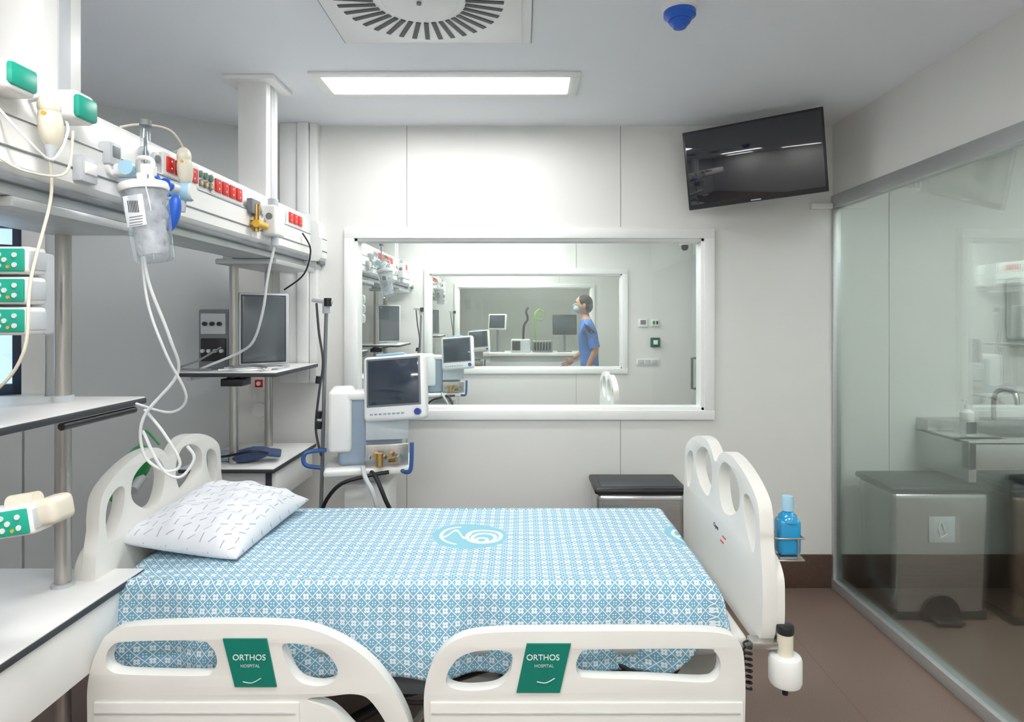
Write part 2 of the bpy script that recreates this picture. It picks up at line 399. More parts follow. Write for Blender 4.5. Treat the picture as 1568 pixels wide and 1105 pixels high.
for y in (1.64, 1.78, 1.86, 2.52, 2.6):
    b.cyl((XF-0.002, y, 1.92), (XF+0.012, y, 1.92), 0.024, white, seg=24, bev=0.002); b.cyl((XF+0.011, y, 1.92), (XF+0.016, y, 1.92), 0.012, lgrey, seg=16)
for y in (1.80, 1.86):
    b.cyl((XF-0.013, y, 2.0), (XF-0.004, y, 2.0), 0.022, lgrey, seg=24, bev=0.002); b.cyl((XF-0.005, y, 2.0), (XF-0.001, y, 2.0), 0.012, mgrey, seg=16)
b.bb(XF-0.002, XF+0.025, 1.50, 1.56, 1.855, 1.92, lgrey, 0.006); b.bb(XF+0.02, XF+0.03, 1.51, 1.55, 1.875, 1.905, white, 0.003)
b.bb(XF-0.012, XF+0.02, 1.61, 1.66, 1.925, 1.985, lgrey, 0.006); b.bb(XF+0.018, XF+0.022, 1.62, 1.65, 1.945, 1.975, mgrey, 0.003)
beam = b.done()
def shelf(x0, x1, y0, y1, z, drawer=None):
    b.bb(x0, x1, y0, y1, z-0.022, z-0.003, darkg, 0.005); b.bb(x0+0.003, x1-0.004, y0+0.003, y1-0.003, z-0.006, z, white, 0.002)
    b.bb(x0+0.03, x0+0.05, y0+0.02, y1-0.02, z-0.04, z-0.02, alu, 0.002)
    if drawer:
        b.bb(x0+0.03, x1-0.03, y0+0.06, y1-0.02, z-drawer, z-0.02, white, 0.004)
        b.bb(x1-0.034, x1-0.012, y0+0.05, y1-0.03, z-drawer, z-0.026, white, 0.004)
        b.bb(x1-0.06, x1-0.03, y0+0.048, y1-0.028, z-drawer-0.004, z-0.026, darkg, 0.002)
racks = []
for near in (True, False):
    b = B('equipment_shelf_rack')
    ys = (1.45, 1.82) if near else (2.9, 3.3)
    for y in ys: b.cyl((-1.36, y, 0.0 if near else 0.8), (-1.36, y, 1.785), 0.021, steel)
    b.bb(-1.40, -1.12, ys[0]-0.1, ys[1]+0.02, 1.765, 1.789, alu, 0.004)
    b.bb(-1.385, -1.338, ys[0]-0.06, ys[0]+0.06, 1.77, 1.835, alu, 0.004); b.bb(-1.385, -1.338, ys[1]-0.05, ys[1]+0.03, 1.77, 1.835, alu, 0.004)
    if near:
        shelf(-1.72, -1.19, 1.3, 1.95, 1.27); shelf(-1.72, -1.195, 1.36, 1.95, 0.725, 0.2)
        b.cyl((-1.36, 1.82, 0.70), (-1.36, 1.82, 0.735), 0.03, lgrey); b.cyl((-1.36, 1.82, 1.24), (-1.36, 1.82, 1.29), 0.028, lgrey)
        b.cyl((-1.2, 1.6, 1.235), (-1.2, 1.9, 1.235), 0.01, dark)
    else:
        shelf(-1.57, -1.12, 2.8, 3.38, 1.27); shelf(-1.57, -1.13, 2.8, 3.38, 0.83, 0.17)
        for y in ys: b.cyl((-1.36, y, 1.22), (-1.36, y, 1.245), 0.03, dark)
        b.bb(-1.40, -1.30, 2.85, 2.95, 1.2, 1.235, dark, 0.004)
    racks.append(b.done())

b = B('wall_mounted_handset')
b.bb(XF-0.03, XF+0.06, 1.43, 1.50, 1.985, 2.055, white, 0.012, seg=3); b.bb(XF+0.045, XF+0.068, 1.432, 1.498, 1.99, 2.045, tealm, 0.008)
b.done()
b = B('wall_mounted_handset'); 
b.bb(XF-0.03, XF+0.05, 1.255, 1.33, 1.99, 2.055, white, 0.012, seg=3); b.bb(XF+0.02, XF+0.056, 1.257, 1.328, 2.0, 2.05, tealm, 0.008); b.done()
def remote(Y, Z, X=XF+0.045, cord=None):
    b = B('hand_control')
    b.sph((X, Y, Z), (0.022, 0.028, 0.058), offw, rot=(8, 0, 0)); b.sph((X, Y-0.005, Z+0.04), (0.02, 0.026, 0.03), offw)
    b.cyl((X, Y, Z-0.08), (X, Y, Z-0.045), 0.006, lgrey, r2=0.013); b.cyl((X+0.005, Y-0.025, Z+0.02), (X+0.005, Y-0.029, Z+0.02), 0.005, yellowm, seg=12)
    b.tube([(XF-0.01, Y+0.01, Z+0.06), (X-0.01, Y, Z+0.06), (X, Y, Z+0.03)], 0.005, lgrey)
    if cord: b.tube(cord, 0.0033, offw)
    b.done()
remote(1.375, 1.95, cord=[(XF+0.045, 1.375, 1.87), (-1.06, 1.38, 1.78), (-1.04, 1.30, 1.6), (-1.03, 1.27, 1.45), (-1.1, 1.27, 1.36), (-1.25, 1.30, 1.30), (-1.3, 1.34, 1.275)])
remote(1.95, 1.99, X=XF+0.03, cord=[(XF+0.03, 1.95, 2.05), (XF+0.03, 1.87, 2.09), (XF+0.0, 1.78, 2.08), (XF-0.04, 1.74, 2.06)])
b = B('curled_cable'); b.tube([(XF-0.02, 1.28, 1.99), (-1.05, 1.3, 1.90), (-1.04, 1.36, 1.87), (-1.05, 1.42, 1.95), (-1.09, 1.46, 2.0)], 0.003, white)
b.tube([(-1.1, 1.28, 1.86), (-1.05, 1.3, 1.83), (-1.04, 1.4, 1.85), (-1.06, 1.45, 1.96)], 0.003, offw); b.done()

b = B('suction_jar')
jx, jy = -0.985, 1.60
linm = filmmat('jar_liner_film', (232, 235, 241), 0.5)
b.bb(XF-0.002, jx, jy+0.03, jy+0.06, 1.90, 1.93, white, 0.004)
b.lathe([(0.040, -0.19), (0.046, -0.185), (0.055, 0.0)], (jx, jy, 1.855), clearp, rot=(0, -9, 0))
b.lathe([(0.030, -0.175), (0.036, -0.165), (0.040, -0.13), (0.036, -0.11), (0.047, -0.07), (0.044, -0.05), (0.051, -0.01), (0.002, -0.01)], (jx, jy, 1.856), linm, rot=(0, -9, 0))
b.lathe([(0.057, -0.008), (0.060, 0.0), (0.057, 0.012), (0.03, 0.02), (0.012, 0.022), (0.012, 0.04), (0.002, 0.04)], (jx, jy, 1.855), white, rot=(0, -9, 0))
b.tube([(jx+0.03, jy-0.02, 1.87), (jx+0.04, jy-0.03, 1.92), (jx+0.0, jy-0.02, 1.93), (jx-0.04, jy+0.04, 1.91)], 0.006, white)
b.box((jx+0.008, jy-0.050, 1.79), (0.05, 0.003, 0.08), M('jar_label', (226, 228, 234), 0.5), 0.001, rot=(0, -9, 0))
for k in range(7): b.box((jx-0.007+0.004*k, jy-0.052, 1.80), (0.0016, 0.001, 0.03), dark, 0, rot=(0, -9, 0))
for k in range(4): b.box((jx+0.012, jy-0.052, 1.775-0.007*k), (0.034, 0.001, 0.0015), mgrey, 0, rot=(0, -9, 0))
b.done()
b = B('oxygen_flowmeter')
fx, fy = -1.03, 1.68
b.cyl((XF-0.002, fy, 1.915), (fx+0.0, fy, 1.915), 0.013, lightblue); b.sph((fx, fy, 1.915), 0.022, lightblue)
b.cyl((fx, fy, 1.93), (fx, fy, 2.05), 0.013, clearp); b.cyl((fx, fy, 1.93), (fx, fy, 2.04), 0.004, mgrey); b.cyl((fx, fy, 2.045), (fx, fy, 2.06), 0.015, mgrey)
b.cyl((fx-0.01, fy-0.05, 1.915), (fx, fy, 1.915), 0.016, white); b.cyl((fx-0.01, fy-0.07, 1.915), (fx-0.01, fy-0.05, 1.915), 0.02, lightblue, seg=12)
b.cyl((fx, fy, 1.865), (fx, fy, 1.90), 0.012, lgrey); b.done()
b = B('vacuum_regulator')
vx, vy = -1.03, 1.86
b.cyl((XF-0.002, vy, 1.90), (vx, vy, 1.90), 0.015, lightblue); b.cyl((vx-0.005, vy, 1.90), (vx+0.03, vy, 1.90), 0.028, lightblue, bev=0.004); b.cyl((vx+0.03, vy, 1.90), (vx+0.036, vy, 1.90), 0.024, white)
b.cyl((vx, vy-0.08, 1.905), (vx, vy, 1.905), 0.012, white); b.cyl((vx, vy-0.09, 1.905), (vx, vy-0.07, 1.905), 0.018, bluem, seg=12)
b.cyl((vx, vy, 1.84), (vx, vy, 1.88), 0.01, lgrey, r2=0.014)
b.done()
b = B('resuscitator_pouch')
b.sph((-1.0, 1.76, 1.82), (0.02, 0.018, 0.055), bluem, rot=(0, 12, 0)); b.cyl((-1.01, 1.76, 1.87), (-1.05, 1.76, 1.93), 0.006, bluem); b.cyl((-1.05, 1.76, 1.93), (-1.102, 1.76, 1.94), 0.005, lgrey); b.done()

b = B('humidifier_unit')
hy = 2.66
b.bb(XF-0.005, XF+0.055, hy-0.06, hy+0.05, 1.87, 2.0, white, 0.012, seg=3); b.cyl((XF+0.03, hy-0.02, 1.995), (XF+0.03, hy-0.02, 2.03), 0.022, lgrey, bev=0.003)
b.cyl((XF+0.03, hy, 1.83), (XF+0.03, hy, 1.875), 0.016, lgrey)
b.cyl((XF+0.03, hy-0.058, 1.95), (XF+0.03, hy-0.064, 1.95), 0.014, mgrey)
b.done()
b = B('gas_outlet_valve')
b.cyl((XF-0.001, 2.5, 1.90), (XF+0.035, 2.5, 1.90), 0.018, brass); b.cyl((XF+0.02, 2.5, 1.87), (XF+0.02, 2.5, 1.98), 0.011, brass); b.cyl((XF+0.03, 2.47, 1.9), (XF+0.03, 2.56, 1.9), 0.015, yellowm)
b.bb(XF-0.004, XF+0.02, 2.46, 2.54, 1.94, 2.0, mgrey, 0.004)
b.done()

b = B('suction_tubing')
tm = M('silicone_tube', (232, 236, 238), 0.3)
b.tube([(-0.985, 1.60, 1.68), (-0.975, 1.61, 1.6), (-0.95, 1.66, 1.46), (-0.965, 1.72, 1.36), (-1.06, 1.72, 1.24), (-1.07, 1.74, 1.13), (-1.02, 1.76, 1.08), (-0.985, 1.77, 1.10), (-1.02, 1.75, 1.19), (-1.07, 1.74, 1.26)], 0.0042, tm)
b.tube([(-0.99, 1.60, 1.68), (-0.985, 1.62, 1.55), (-0.955, 1.65, 1.42), (-0.94, 1.72, 1.30), (-1.0, 1.75, 1.25), (-1.1, 1.75, 1.275)], 0.0035, tm)
b.tube([(-1.075, 1.74, 1.20), (-1.03, 1.755, 1.09), (-0.985, 1.77, 1.06), (-0.95, 1.78, 1.11), (-0.965, 1.77, 1.15)], 0.0042, tm)
b.done()
b = B('oxygen_tubing'); b.tube([(XF+0.03, 2.66, 1.835), (-1.1, 2.66, 1.7), (-1.13, 2.68, 1.55), (-1.2, 2.75, 1.42), (-1.3, 2.83, 1.36), (-1.45, 2.86, 1.30), (-1.5, 2.87, 1.28)], 0.006, tm)
b.tube([(XF+0.01, 3.05, 1.94), (-1.06, 3.08, 1.86), (-1.1, 3.1, 1.74), (-1.2, 3.1, 1.66)], 0.004, blackr); b.done()

def pump(b, c, w, h, d, rot=None):
    E = (Euler([R(a) for a in rot]).to_matrix() if rot else Matrix.Identity(3))
    def P(dx, dy, dz): return Vector(c) + E @ Vector((dx, dy, dz))
    b.box(P(0, 0, 0), (w, d, h), white, 0.008, rot=rot, seg=3)
    b.box(P(0, -d/2, 0), (w*0.93, 0.008, h*0.84), tealpump, 0.004, rot=rot)
    b.box(P(-w*0.30, -d/2-0.004, h*0.08), (w*0.22, 0.004, h*0.42), lcdm, 0.001, rot=rot)
    for dx, dz_ in ((-.06, .16), (-.06, -.16), (.14, 0), (.26, 0), (.20, .2), (.20, -.2), (.37, .18), (.37, -.18)):
        q = P(w*dx, -d/2-0.003, h*dz_); q2 = P(w*dx, -d/2-0.006, h*dz_); b.cyl(q, q2, h*0.09, white, seg=12)
    q = P(w*.30, -d/2-0.003, -h*.25); q2 = P(w*.30, -d/2-0.006, -h*.25); b.cyl(q, q2, h*0.06, yellowm, seg=10)
    b.box(P(w*0.495, 0, 0), (0.008, d*0.85, h*0.7), lgrey, 0.003, rot=rot)
b = B('infusion_pump_stack')
for k in range(3): pump(b, (-1.172, 1.36, 1.645-0.066*k), 0.20, 0.060, 0.055)
b.bb(-1.26, -1.10, 1.38, 1.45, 1.48, 1.67, lgrey, 0.008); b.bb(-1.40, -1.2, 1.42, 1.48, 1.5, 1.64, mgrey, 0.005)
b.done()
b = B('infusion_pump'); pump(b, (-1.165, 1.36, 1.065), 0.21, 0.065, 0.06, rot=(0, -9, 0))
b.box((-1.05, 1.38, 1.09), (0.05, 0.07, 0.06), offw, 0.015, rot=(0, -10, 0), seg=3); b.bb(-1.40, -1.2, 1.40, 1.48, 1.03, 1.08, mgrey, 0.005); b.cyl((-1.08, 1.37, 1.115), (-1.14, 1.37, 1.105), 0.018, offw); b.done()

b = B('anesthesia_monitor')
mr_ = (0, 0, -48); E = Euler([R(a) for a in mr_]).to_matrix(); mc = Vector((-1.262, 3.0, 1.465))
b.box(mc, (0.04, 0.24, 0.35), lgrey, 0.01, rot=mr_, seg=3); b.box(mc+E @ Vector((0.02, -0.005, 0)), (0.008, 0.20, 0.315), scrgrey, 0.002, rot=mr_); b.box(mc+E @ Vector((0.0185, -0.005, 0)), (0.006, 0.215, 0.33), darkg, 0.003, rot=mr_)
b.cyl((-1.27, 3.02, 1.27), (-1.27, 3.02, 1.32), 0.03, lgrey); b.box((-1.27, 3.02, 1.276), (0.2, 0.16, 0.012), lgrey, 0.004); b.done()
b = B('ventilator_module')
b.bb(-1.56, -1.41, 2.96, 3.2, 1.27, 1.56, mgrey, 0.008); b.bb(-1.545, -1.425, 2.95, 2.965, 1.31, 1.42, dark, 0.004); b.bb(-1.545, -1.425, 2.95, 2.965, 1.44, 1.54, lgrey, 0.004)
for k in range(4): b.cyl((-1.53+0.03*k, 2.935, 1.36), (-1.53+0.03*k, 2.955, 1.36), 0.009, lgrey, seg=12)
for k in range(3): b.cyl((-1.52+0.035*k, 2.935, 1.49), (-1.52+0.035*k, 2.955, 1.49), 0.01, dark, seg=12)
b.done()
b = B('coiled_cables')
for k in range(6):
    y = 2.83+0.018*k; pts = [(-1.40+0.2*t+0.01*k, y+0.025*math.sin(t*9+k), 1.278+0.006*(k % 3)) for t in [i/8 for i in range(9)]]
    b.tube(pts, 0.0045, [white, lgrey, mgrey][k % 3], seg=6)
b.tube([(-1.44, 2.85, 1.28), (-1.52, 2.83, 1.28), (-1.56, 2.79, 1.29), (-1.5, 2.84, 1.32), (-1.42, 2.9, 1.38)], 0.005, mgrey)
b.done()
b = B('blood_pressure_cuff')
b.sph((-1.30, 2.94, 0.865), (0.10, 0.07, 0.032), navy, rot=(0, -8, 10)); b.box((-1.23, 2.95, 0.875), (0.14, 0.12, 0.02), navy, 0.009, rot=(0, 10, 20), seg=3)
b.box((-1.42, 2.98, 0.85), (0.14, 0.12, 0.035), bluegrey, 0.012, rot=(0, 0, -12), seg=3)
b.tube([(-1.2, 2.9, 0.88), (-1.25, 2.84, 0.9), (-1.36, 2.84, 0.88), (-1.46, 2.88, 0.86), (-1.5, 2.95, 0.84)], 0.006, blackr); b.done()
b = B('electrical_outlet'); X0 = -1.476
b.bb(X0-0.035, X0+0.035, YB-0.012, YB, 1.115, 1.185, white, 0.004); b.bb(X0-0.022, X0+0.022, YB-0.018, YB-0.01, 1.128, 1.172, redm, 0.003); b.cyl((X0, YB-0.022, 1.15), (X0, YB-0.017, 1.15), 0.012, white, seg=16); b.done()
b = B('wall_cover_disc'); b.cyl((X0, YB-0.01, 1.0), (X0, YB, 1.0), 0.042, white, bev=0.003); b.done()

# ------------------------------------------------------------ ventilator
b = B('medical_ventilator')
b.box((-0.75, 3.06, 0.985), (0.30, 0.28, 0.34), bluegrey, 0.025, seg=3, rot=(0, 0, 12)); b.box((-0.88, 3.0, 1.03), (0.11, 0.26, 0.29), white, 0.02, seg=3, rot=(0, 0, 12))
b.box((-0.78, 2.95, 1.15), (0.26, 0.12, 0.04), white, 0.012, seg=3, rot=(0, 0, 12))
b.box((-0.64, 2.915, 0.865), (0.20, 0.012, 0.11), steel, 0.004, rot=(0, 0, 12)); b.box((-0.64, 2.92, 1.0), (0.2, 0.012, 0.12), lgrey, 0.004, rot=(0, 0, 12))
for k in range(5):
    b.cyl((-0.72+0.035*k, 2.86, 0.86+0.015*(k % 2)), (-0.72+0.035*k, 2.92, 0.86+0.015*(k % 2)), 0.012, brass if k % 2 else steel, seg=12)
b.cyl((-0.66, 2.85, 0.83), (-0.66, 2.85, 0.89), 0.016, brass); b.cyl((-0.62, 2.87, 0.85), (-0.58, 2.85, 0.86), 0.009, brass)
rt = (-10, -5, -10)
E = Euler([R(a) for a in rt]).to_matrix(); c = Vector((-0.595, 2.90, 1.19))
b.box(c, (0.31, 0.06, 0.305), white, 0.022, rot=rt, seg=4); b.box(c+E @ Vector((0, -0.031, 0.025)), (0.25, 0.006, 0.21), scrmon, 0.003, rot=rt)
b.box(c+E @ Vector((0, -0.029, 0.025)), (0.268, 0.006, 0.228), mgrey, 0.004, rot=rt)
b.cyl(c+E @ Vector((0.12, -0.03, -0.12)), c+E @ Vector((0.12, -0.048, -0.12)), 0.015, M('knob_blue', (60, 70, 150), 0.3))
for k in range(8): b.box(c+E @ Vector((-0.11+0.022*k, -0.032, -0.122)), (0.014, 0.005, 0.008), bluegrey, 0.001, rot=rt)
b.box(c+E @ Vector((-0.02, -0.0, 0.157)), (0.14, 0.04, 0.012), lightblue, 0.004, rot=rt)
b.cyl((-0.64, 3.02, 1.1), (-0.61, 2.92, 1.14), 0.03, lgrey)
b.tube([(-0.93, 2.92, 0.89), (-1.0, 2.88, 0.89), (-1.02, 2.87, 0.87), (-1.01, 2.87, 0.83), (-0.95, 2.90, 0.81)], 0.010, blueh)
b.tube([(-0.57, 2.90, 0.80), (-0.54, 2.86, 0.80), (-0.515, 2.85, 0.82), (-0.51, 2.85, 0.94)], 0.010, blueh)
b.box((-0.75, 3.02, 0.80), (0.4, 0.34, 0.035), white, 0.012, rot=(0, 0, 12), seg=3)
b.box((-0.75, 3.06, 0.45), (0.13, 0.12, 0.68), lgrey, 0.02, taper=1.15, seg=3); b.box((-0.75, 3.05, 0.62), (0.22, 0.2, 0.2), white, 0.02)
b.bb(-0.98, -0.52, 3.02, 3.09, 0.08, 0.13, lgrey, 0.015); b.bb(-0.79, -0.72, 2.85, 3.26, 0.08, 0.13, lgrey, 0.015)
for x, y in ((-0.97, 3.055), (-0.53, 3.055), (-0.755, 2.87), (-0.755, 3.24)):
    b.cyl((x-0.015, y, 0.042), (x+0.015, y, 0.042), 0.042, dark); b.cyl((x, y, 0.04), (x, y, 0.1), 0.01, steel)
b.tube([(-0.62, 2.86, 0.80), (-0.72, 2.82, 0.79), (-0.84, 2.8, 0.75), (-0.92, 2.82, 0.62), (-0.9, 2.86, 0.45), (-0.82, 2.9, 0.35)], 0.009, blackr)
b.tube([(-0.70, 2.86, 0.80), (-0.66, 2.8, 0.78), (-0.62, 2.78, 0.70), (-0.59, 2.8, 0.6), (-0.60, 2.85, 0.4), (-0.7, 2.95, 0.3)], 0.010, blackr)
b.tube([(-0.74, 2.86, 0.82), (-0.71, 2.79, 0.79), (-0.67, 2.77, 0.72), (-0.65, 2.79, 0.58), (-0.70, 2.85, 0.4), (-0.76, 2.98, 0.3)], 0.011, lgrey)
vent = b.done()
b = B('ventilator_support_arm')
b.cyl((-0.995, 3.0, 0.06), (-0.955, 3.0, 1.56), 0.009, mgrey); b.cyl((-0.956, 3.0, 1.54), (-0.956, 3.0, 1.6), 0.018, lgrey, bev=0.003)
b.box((-0.975, 3.0, 1.60), (0.10, 0.03, 0.022), lgrey, 0.006, rot=(0, 8, 0)); b.cyl((-0.945, 2.99, 1.575), (-0.945, 2.99, 1.615), 0.018, dark)
b.tube([(-1.0, 2.99, 1.59), (-0.985, 2.98, 1.45), (-0.965, 2.98, 1.3), (-0.985, 2.98, 1.15), (-1.0, 2.98, 0.98), (-0.97, 2.97, 0.85)], 0.006, darkg)
for z in (0.98, 1.03, 1.2): b.cyl((-0.99, 2.985, z), (-0.985, 2.985, z+0.035), 0.015, dark, seg=12)
b.lathe([(0.11, 0.0), (0.11, 0.02), (0.02, 0.06)], (-0.995, 3.0, 0.0), mgrey)
arm = b.done()

# ------------------------------------------------------------ bins
def bin_(x0, x1, y0, y1, h, bodym=steelb):
    b = B('pedal_bin'); cx, cy = (x0+x1)/2, (y0+y1)/2
    b.box((cx, cy, (h-0.03)/2+0.015), (x1-x0-0.016, y1-y0-0.016, h-0.05), bodym, 0.035, seg=5, taper=0.93)
    b.box((cx, cy, h-0.017), (x1-x0, y1-y0, 0.034), dark, 0.015, seg=4); b.box((cx, cy, h-0.001), (x1-x0-0.07, y1-y0-0.07, 0.008), darkg, 0.003)
    b.box((cx, cy, 0.02), (x1-x0-0.04, y1-y0-0.04, 0.04), dark, 0.012)
    b.lathe([(0.095, 0), (0.095, 0.014), (0.04, 0.022), (0.002, 0.022)], (cx, y0+0.022, 0.035), dark, rot=(90, 0, 0))
    b.box((cx, y0-0.015, 0.02), (0.14, 0.1, 0.018), dark, 0.007)
    return b
b = bin_(0.371, 0.848, 3.12, 3.42, 0.65); b.done()
b = bin_(1.84, 2.36, 3.06, 3.40, 0.675)
b.box((2.10, 3.069, 0.46), (0.13, 0.004, 0.13), lgrey, 0.002); b.tube([(2.09, 3.063, 0.44), (2.08, 3.063, 0.47), (2.095, 3.063, 0.5), (2.11, 3.063, 0.46), (2.12, 3.063, 0.44), (2.09, 3.063, 0.42)], 0.003, white); b.done()
b = bin_(2.40, 2.85, 3.0, 3.34, 0.675, M('bin_bronze', (140, 122, 108), 0.3, 0.8)); b.done()
b = B('steel_sink')
b.bb(2.22, 3.2, 3.05, 3.10, 0.76, 0.90, steels, 0.004); b.bb(2.22, 2.26, 3.05, YB-0.002, 0.70, 0.90, steels, 0.004); b.bb(3.16, 3.2, 3.05, YB-0.002, 0.76, 0.90, steels, 0.004)
b.bb(2.22, 3.2, 3.05, 3.16, 0.885, 0.905, steels, 0.004); b.bb(2.22, 3.2, 3.36, YB-0.002, 0.885, 0.96, steels, 0.004); b.bb(2.22, 2.45, 3.1, 3.4, 0.885, 0.905, steels, 0.004); b.bb(2.95, 3.2, 3.1, 3.4, 0.885, 0.905, steels, 0.004)
b.bb(2.44, 2.96, 3.14, 3.38, 0.77, 0.79, steels, 0.004)
b.tube([(2.6, 3.38, 0.90), (2.6, 3.38, 1.08), (2.6, 3.32, 1.13), (2.6, 3.24, 1.12), (2.6, 3.22, 1.06)], 0.012, steel)
b.done()
b = B('soap_bottle'); b.lathe([(0.03, 0), (0.032, 0.01), (0.032, 0.12), (0.012, 0.14), (0.012, 0.16), (0.002, 0.16)], (2.32, 3.2, 0.906), white); b.bb(2.295, 2.345, 3.165, 3.17, 0.92, 0.98, darkg, 0.001); b.tube([(2.32, 3.2, 1.06), (2.32, 3.2, 1.09), (2.29, 3.19, 1.09)], 0.005, white, smooth=False); b.done()
b = B('paper_towel_dispenser'); b.bb(2.72, 3.0, 3.34, YB-0.002, 1.4, 1.75, white, 0.02, seg=3); b.bb(2.76, 2.96, 3.335, 3.345, 1.42, 1.46, dark, 0.003); b.done()

# ------------------------------------------------------------ hospital bed
BC = 2.19
def half(pts): return pts + [(-x, z) for x, z in reversed(pts) if abs(x) > 1e-6]
dz = -0.045
board = half([(0, .56), (.15, .56), (.33, .56), (.395, .575), (.425, .62), (.432, .72), (.425, .81), (.412, .87), (.412, .95+dz), (.398, 1.015+dz), (.35, 1.055+dz), (.27, 1.088+dz), (.18, 1.108+dz), (.10, 1.108+dz), (.045, 1.085+dz), (0, 1.052+dz)])
def openL(sg): return [(sg*x, z+dz) for x, z in ((.042, .965), (.045, 1.03), (.095, 1.072), (.17, 1.068), (.235, 1.03), (.24, .965), (.17, .915), (.085, .905))]
def openS(sg): return [(sg*x, z+dz) for x, z in ((.282, 1.01), (.32, 1.022), (.368, .99), (.38, .93), (.362, .865), (.325, .89), (.288, .95))]
lowp = half([(0, .57), (.32, .57), (.39, .585), (.425, .63), (.43, .72), (.42, .78), (.36, .82), (.2, .835), (0, .835)])
b = B('hospital_bed')
for X, dirn, k, yc in ((-1.308, 1, 0.92, 2.25), (0.71, -1, 1.0, BC)):
    sc_ = lambda P: [(x*k, z) for x, z in P]
    b.plate(sc_(board), [sc_(openL(1)), sc_(openL(-1)), sc_(openS(1)), sc_(openS(-1))], (X, yc, 0), (0, 1, 0), (0, 0, 1), 0.040, cream, 0.013, n=5)
    b.plate(sc_(lowp), [], (X-dirn*0.022, yc, 0), (0, 1, 0), (0, 0, 1), 0.045, cream, 0.015, n=5)
b.bb(-1.28, 0.665, 1.84, 2.56, 0.50, 0.555, bedgrey, 0.02, seg=3); b.bb(0.40, 0.675, 1.83, 2.57, 0.53, 0.568, cream, 0.015, seg=3)
b.bb(-1.2, 0.6, 1.90, 1.96, 0.38, 0.5, bedgrey, 0.006); b.bb(-1.2, 0.6, 2.44, 2.5, 0.38, 0.5, bedgrey, 0.006)
for x in (-0.85, 0.3):
    b.cyl((x, BC, 0.14), (x, BC, 0.4), 0.045, steel); b.bb(x-0.09, x+0.09, 1.93, 2.47, 0.36, 0.41, lgrey, 0.006)
b.bb(-1.1, 0.55, 1.98, 2.03, 0.10, 0.16, bedgrey, 0.01); b.bb(-1.1, 0.55, 2.35, 2.4, 0.10, 0.16, bedgrey, 0.01)
for x in (-1.08, 0.53):
    b.bb(x-0.03, x+0.03, 1.85, 2.53, 0.11, 0.17, bedgrey, 0.01)
    for y in (1.87, 2.51):
        b.cyl((x, y-0.02, 0.07), (x, y+0.02, 0.07), 0.07, darkg, bev=0.008); b.cyl((x, y-0.024, 0.07), (x, y+0.024, 0.07), 0.03, lgrey); b.cyl((x, y, 0.07), (x, y, 0.15), 0.014, steel)
b.cyl((-0.6, 2.0, 0.18), (-0.2, 2.05, 0.38), 0.02, dark); b.cyl((-0.35, 1.9, 0.36), (-0.1, 1.9, 0.44), 0.014, dark); b.box((-0.3, 1.9, 0.4), (0.2, 0.05, 0.07), mgrey, 0.01)
b.cyl((-0.50, 1.88, 0.44), (-0.36, 1.88, 0.24), 0.014, steel); b.cyl((-0.2, 1.88, 0.44), (-0.34, 1.88, 0.26), 0.014, steel)
b.tube([(-0.45, 1.86, 0.48), (-0.4, 1.83, 0.40), (-0.3, 1.85, 0.36), (-0.22, 1.84, 0.42), (-0.15, 1.86, 0.48)], 0.007, blackr)
b.tube([(0.25, 1.86, 0.5), (0.35, 1.84, 0.45), (0.45, 1.85, 0.44), (0.5, 1.88, 0.5)], 0.007, blackr)
b.tube([(0.655+0.012*math.cos(k*1.3), 1.78+0.012*math.sin(k*1.3), 0.58-0.0035*k) for k in range(40)], 0.003, blackr, n=2, seg=6)
r1 = [(-1.215, .40), (-1.213, .50), (-1.188, .585), (-1.133, .648), (-.95, .662), (-.694, .662), (-.584, .647), (-.492, .607), (-.419, .552), (-.355, .47), (-.313, .378), (-.305, .286), (-.35, .225), (-.6, .22), (-.9, .22), (-1.17, .225), (-1.213, .27)]
r1h = [[(-1.164, .557), (-1.15, .598), (-1.10, .614), (-.905, .616), (-.868, .60), (-.852, .56), (-.866, .528), (-.90, .518), (-1.10, .522), (-1.15, .532)],
       [(-.668, .605), (-.60, .603), (-.545, .58), (-.515, .535), (-.53, .50), (-.575, .49), (-.625, .505), (-.655, .55)],
       [(-.60, .452), (-.53, .462), (-.47, .467), (-.425, .45), (-.375, .375), (-.358, .30), (-.40, .285), (-.46, .35), (-.53, .42)]]
r2 = [(-.272, .48), (-.245, .561), (-.181, .62), (-.071, .64), (.185, .643), (.40, .643), (.551, .638), (.609, .61), (.624, .53), (.624, .38), (.620, .26), (.58, .222), (.3, .22), (0, .22), (-.22, .225), (-.265, .27), (-.272, .38)]
r2h = [[(-.212, .50), (-.19, .556), (-.14, .584), (-.07, .59), (-.03, .58), (-.028, .545), (-.045, .505), (-.085, .482), (-.17, .478)],
       [(.152, .55), (.168, .585), (.21, .592), (.50, .594), (.54, .585), (.556, .55), (.545, .512), (.505, .50), (.35, .508), (.20, .512), (.16, .52)]]
for outl, hol, sx in ((r1, r1h, ((-1.2, -.62))), (r2, r2h, (-.262, .618))):
    b.plate(outl, hol, (0, 1.735, 0), (1, 0, 0), (0, 0, 1), 0.038, cream, 0.013, n=5)
    b.bb(sx[0]+0.005, sx[1]-0.0, 1.709, 1.72, 0.24, 0.447, cream, 0.005)
    b.bb(sx[0]+0.01, sx[1]-0.01, 1.7065, 1.712, 0.415, 0.421, bedgrey, 0.001)
    outf = [(x, z-0.09) for x, z in outl]; holf = [[(x, z-0.09) for x, z in h_] for h_ in hol]
    b.plate(outf, holf, (0, 2.66, 0), (1, 0, 0), (0, 0, 1), 0.034, cream, 0.008, n=3)
for x in (-1.0, -.72, -.05, .3): b.bb(x-0.02, x+0.02, 1.74, 1.92, 0.40, 0.44, mgrey, 0.006); b.bb(x-0.02, x+0.02, 2.48, 2.65, 0.40, 0.44, mgrey, 0.006)
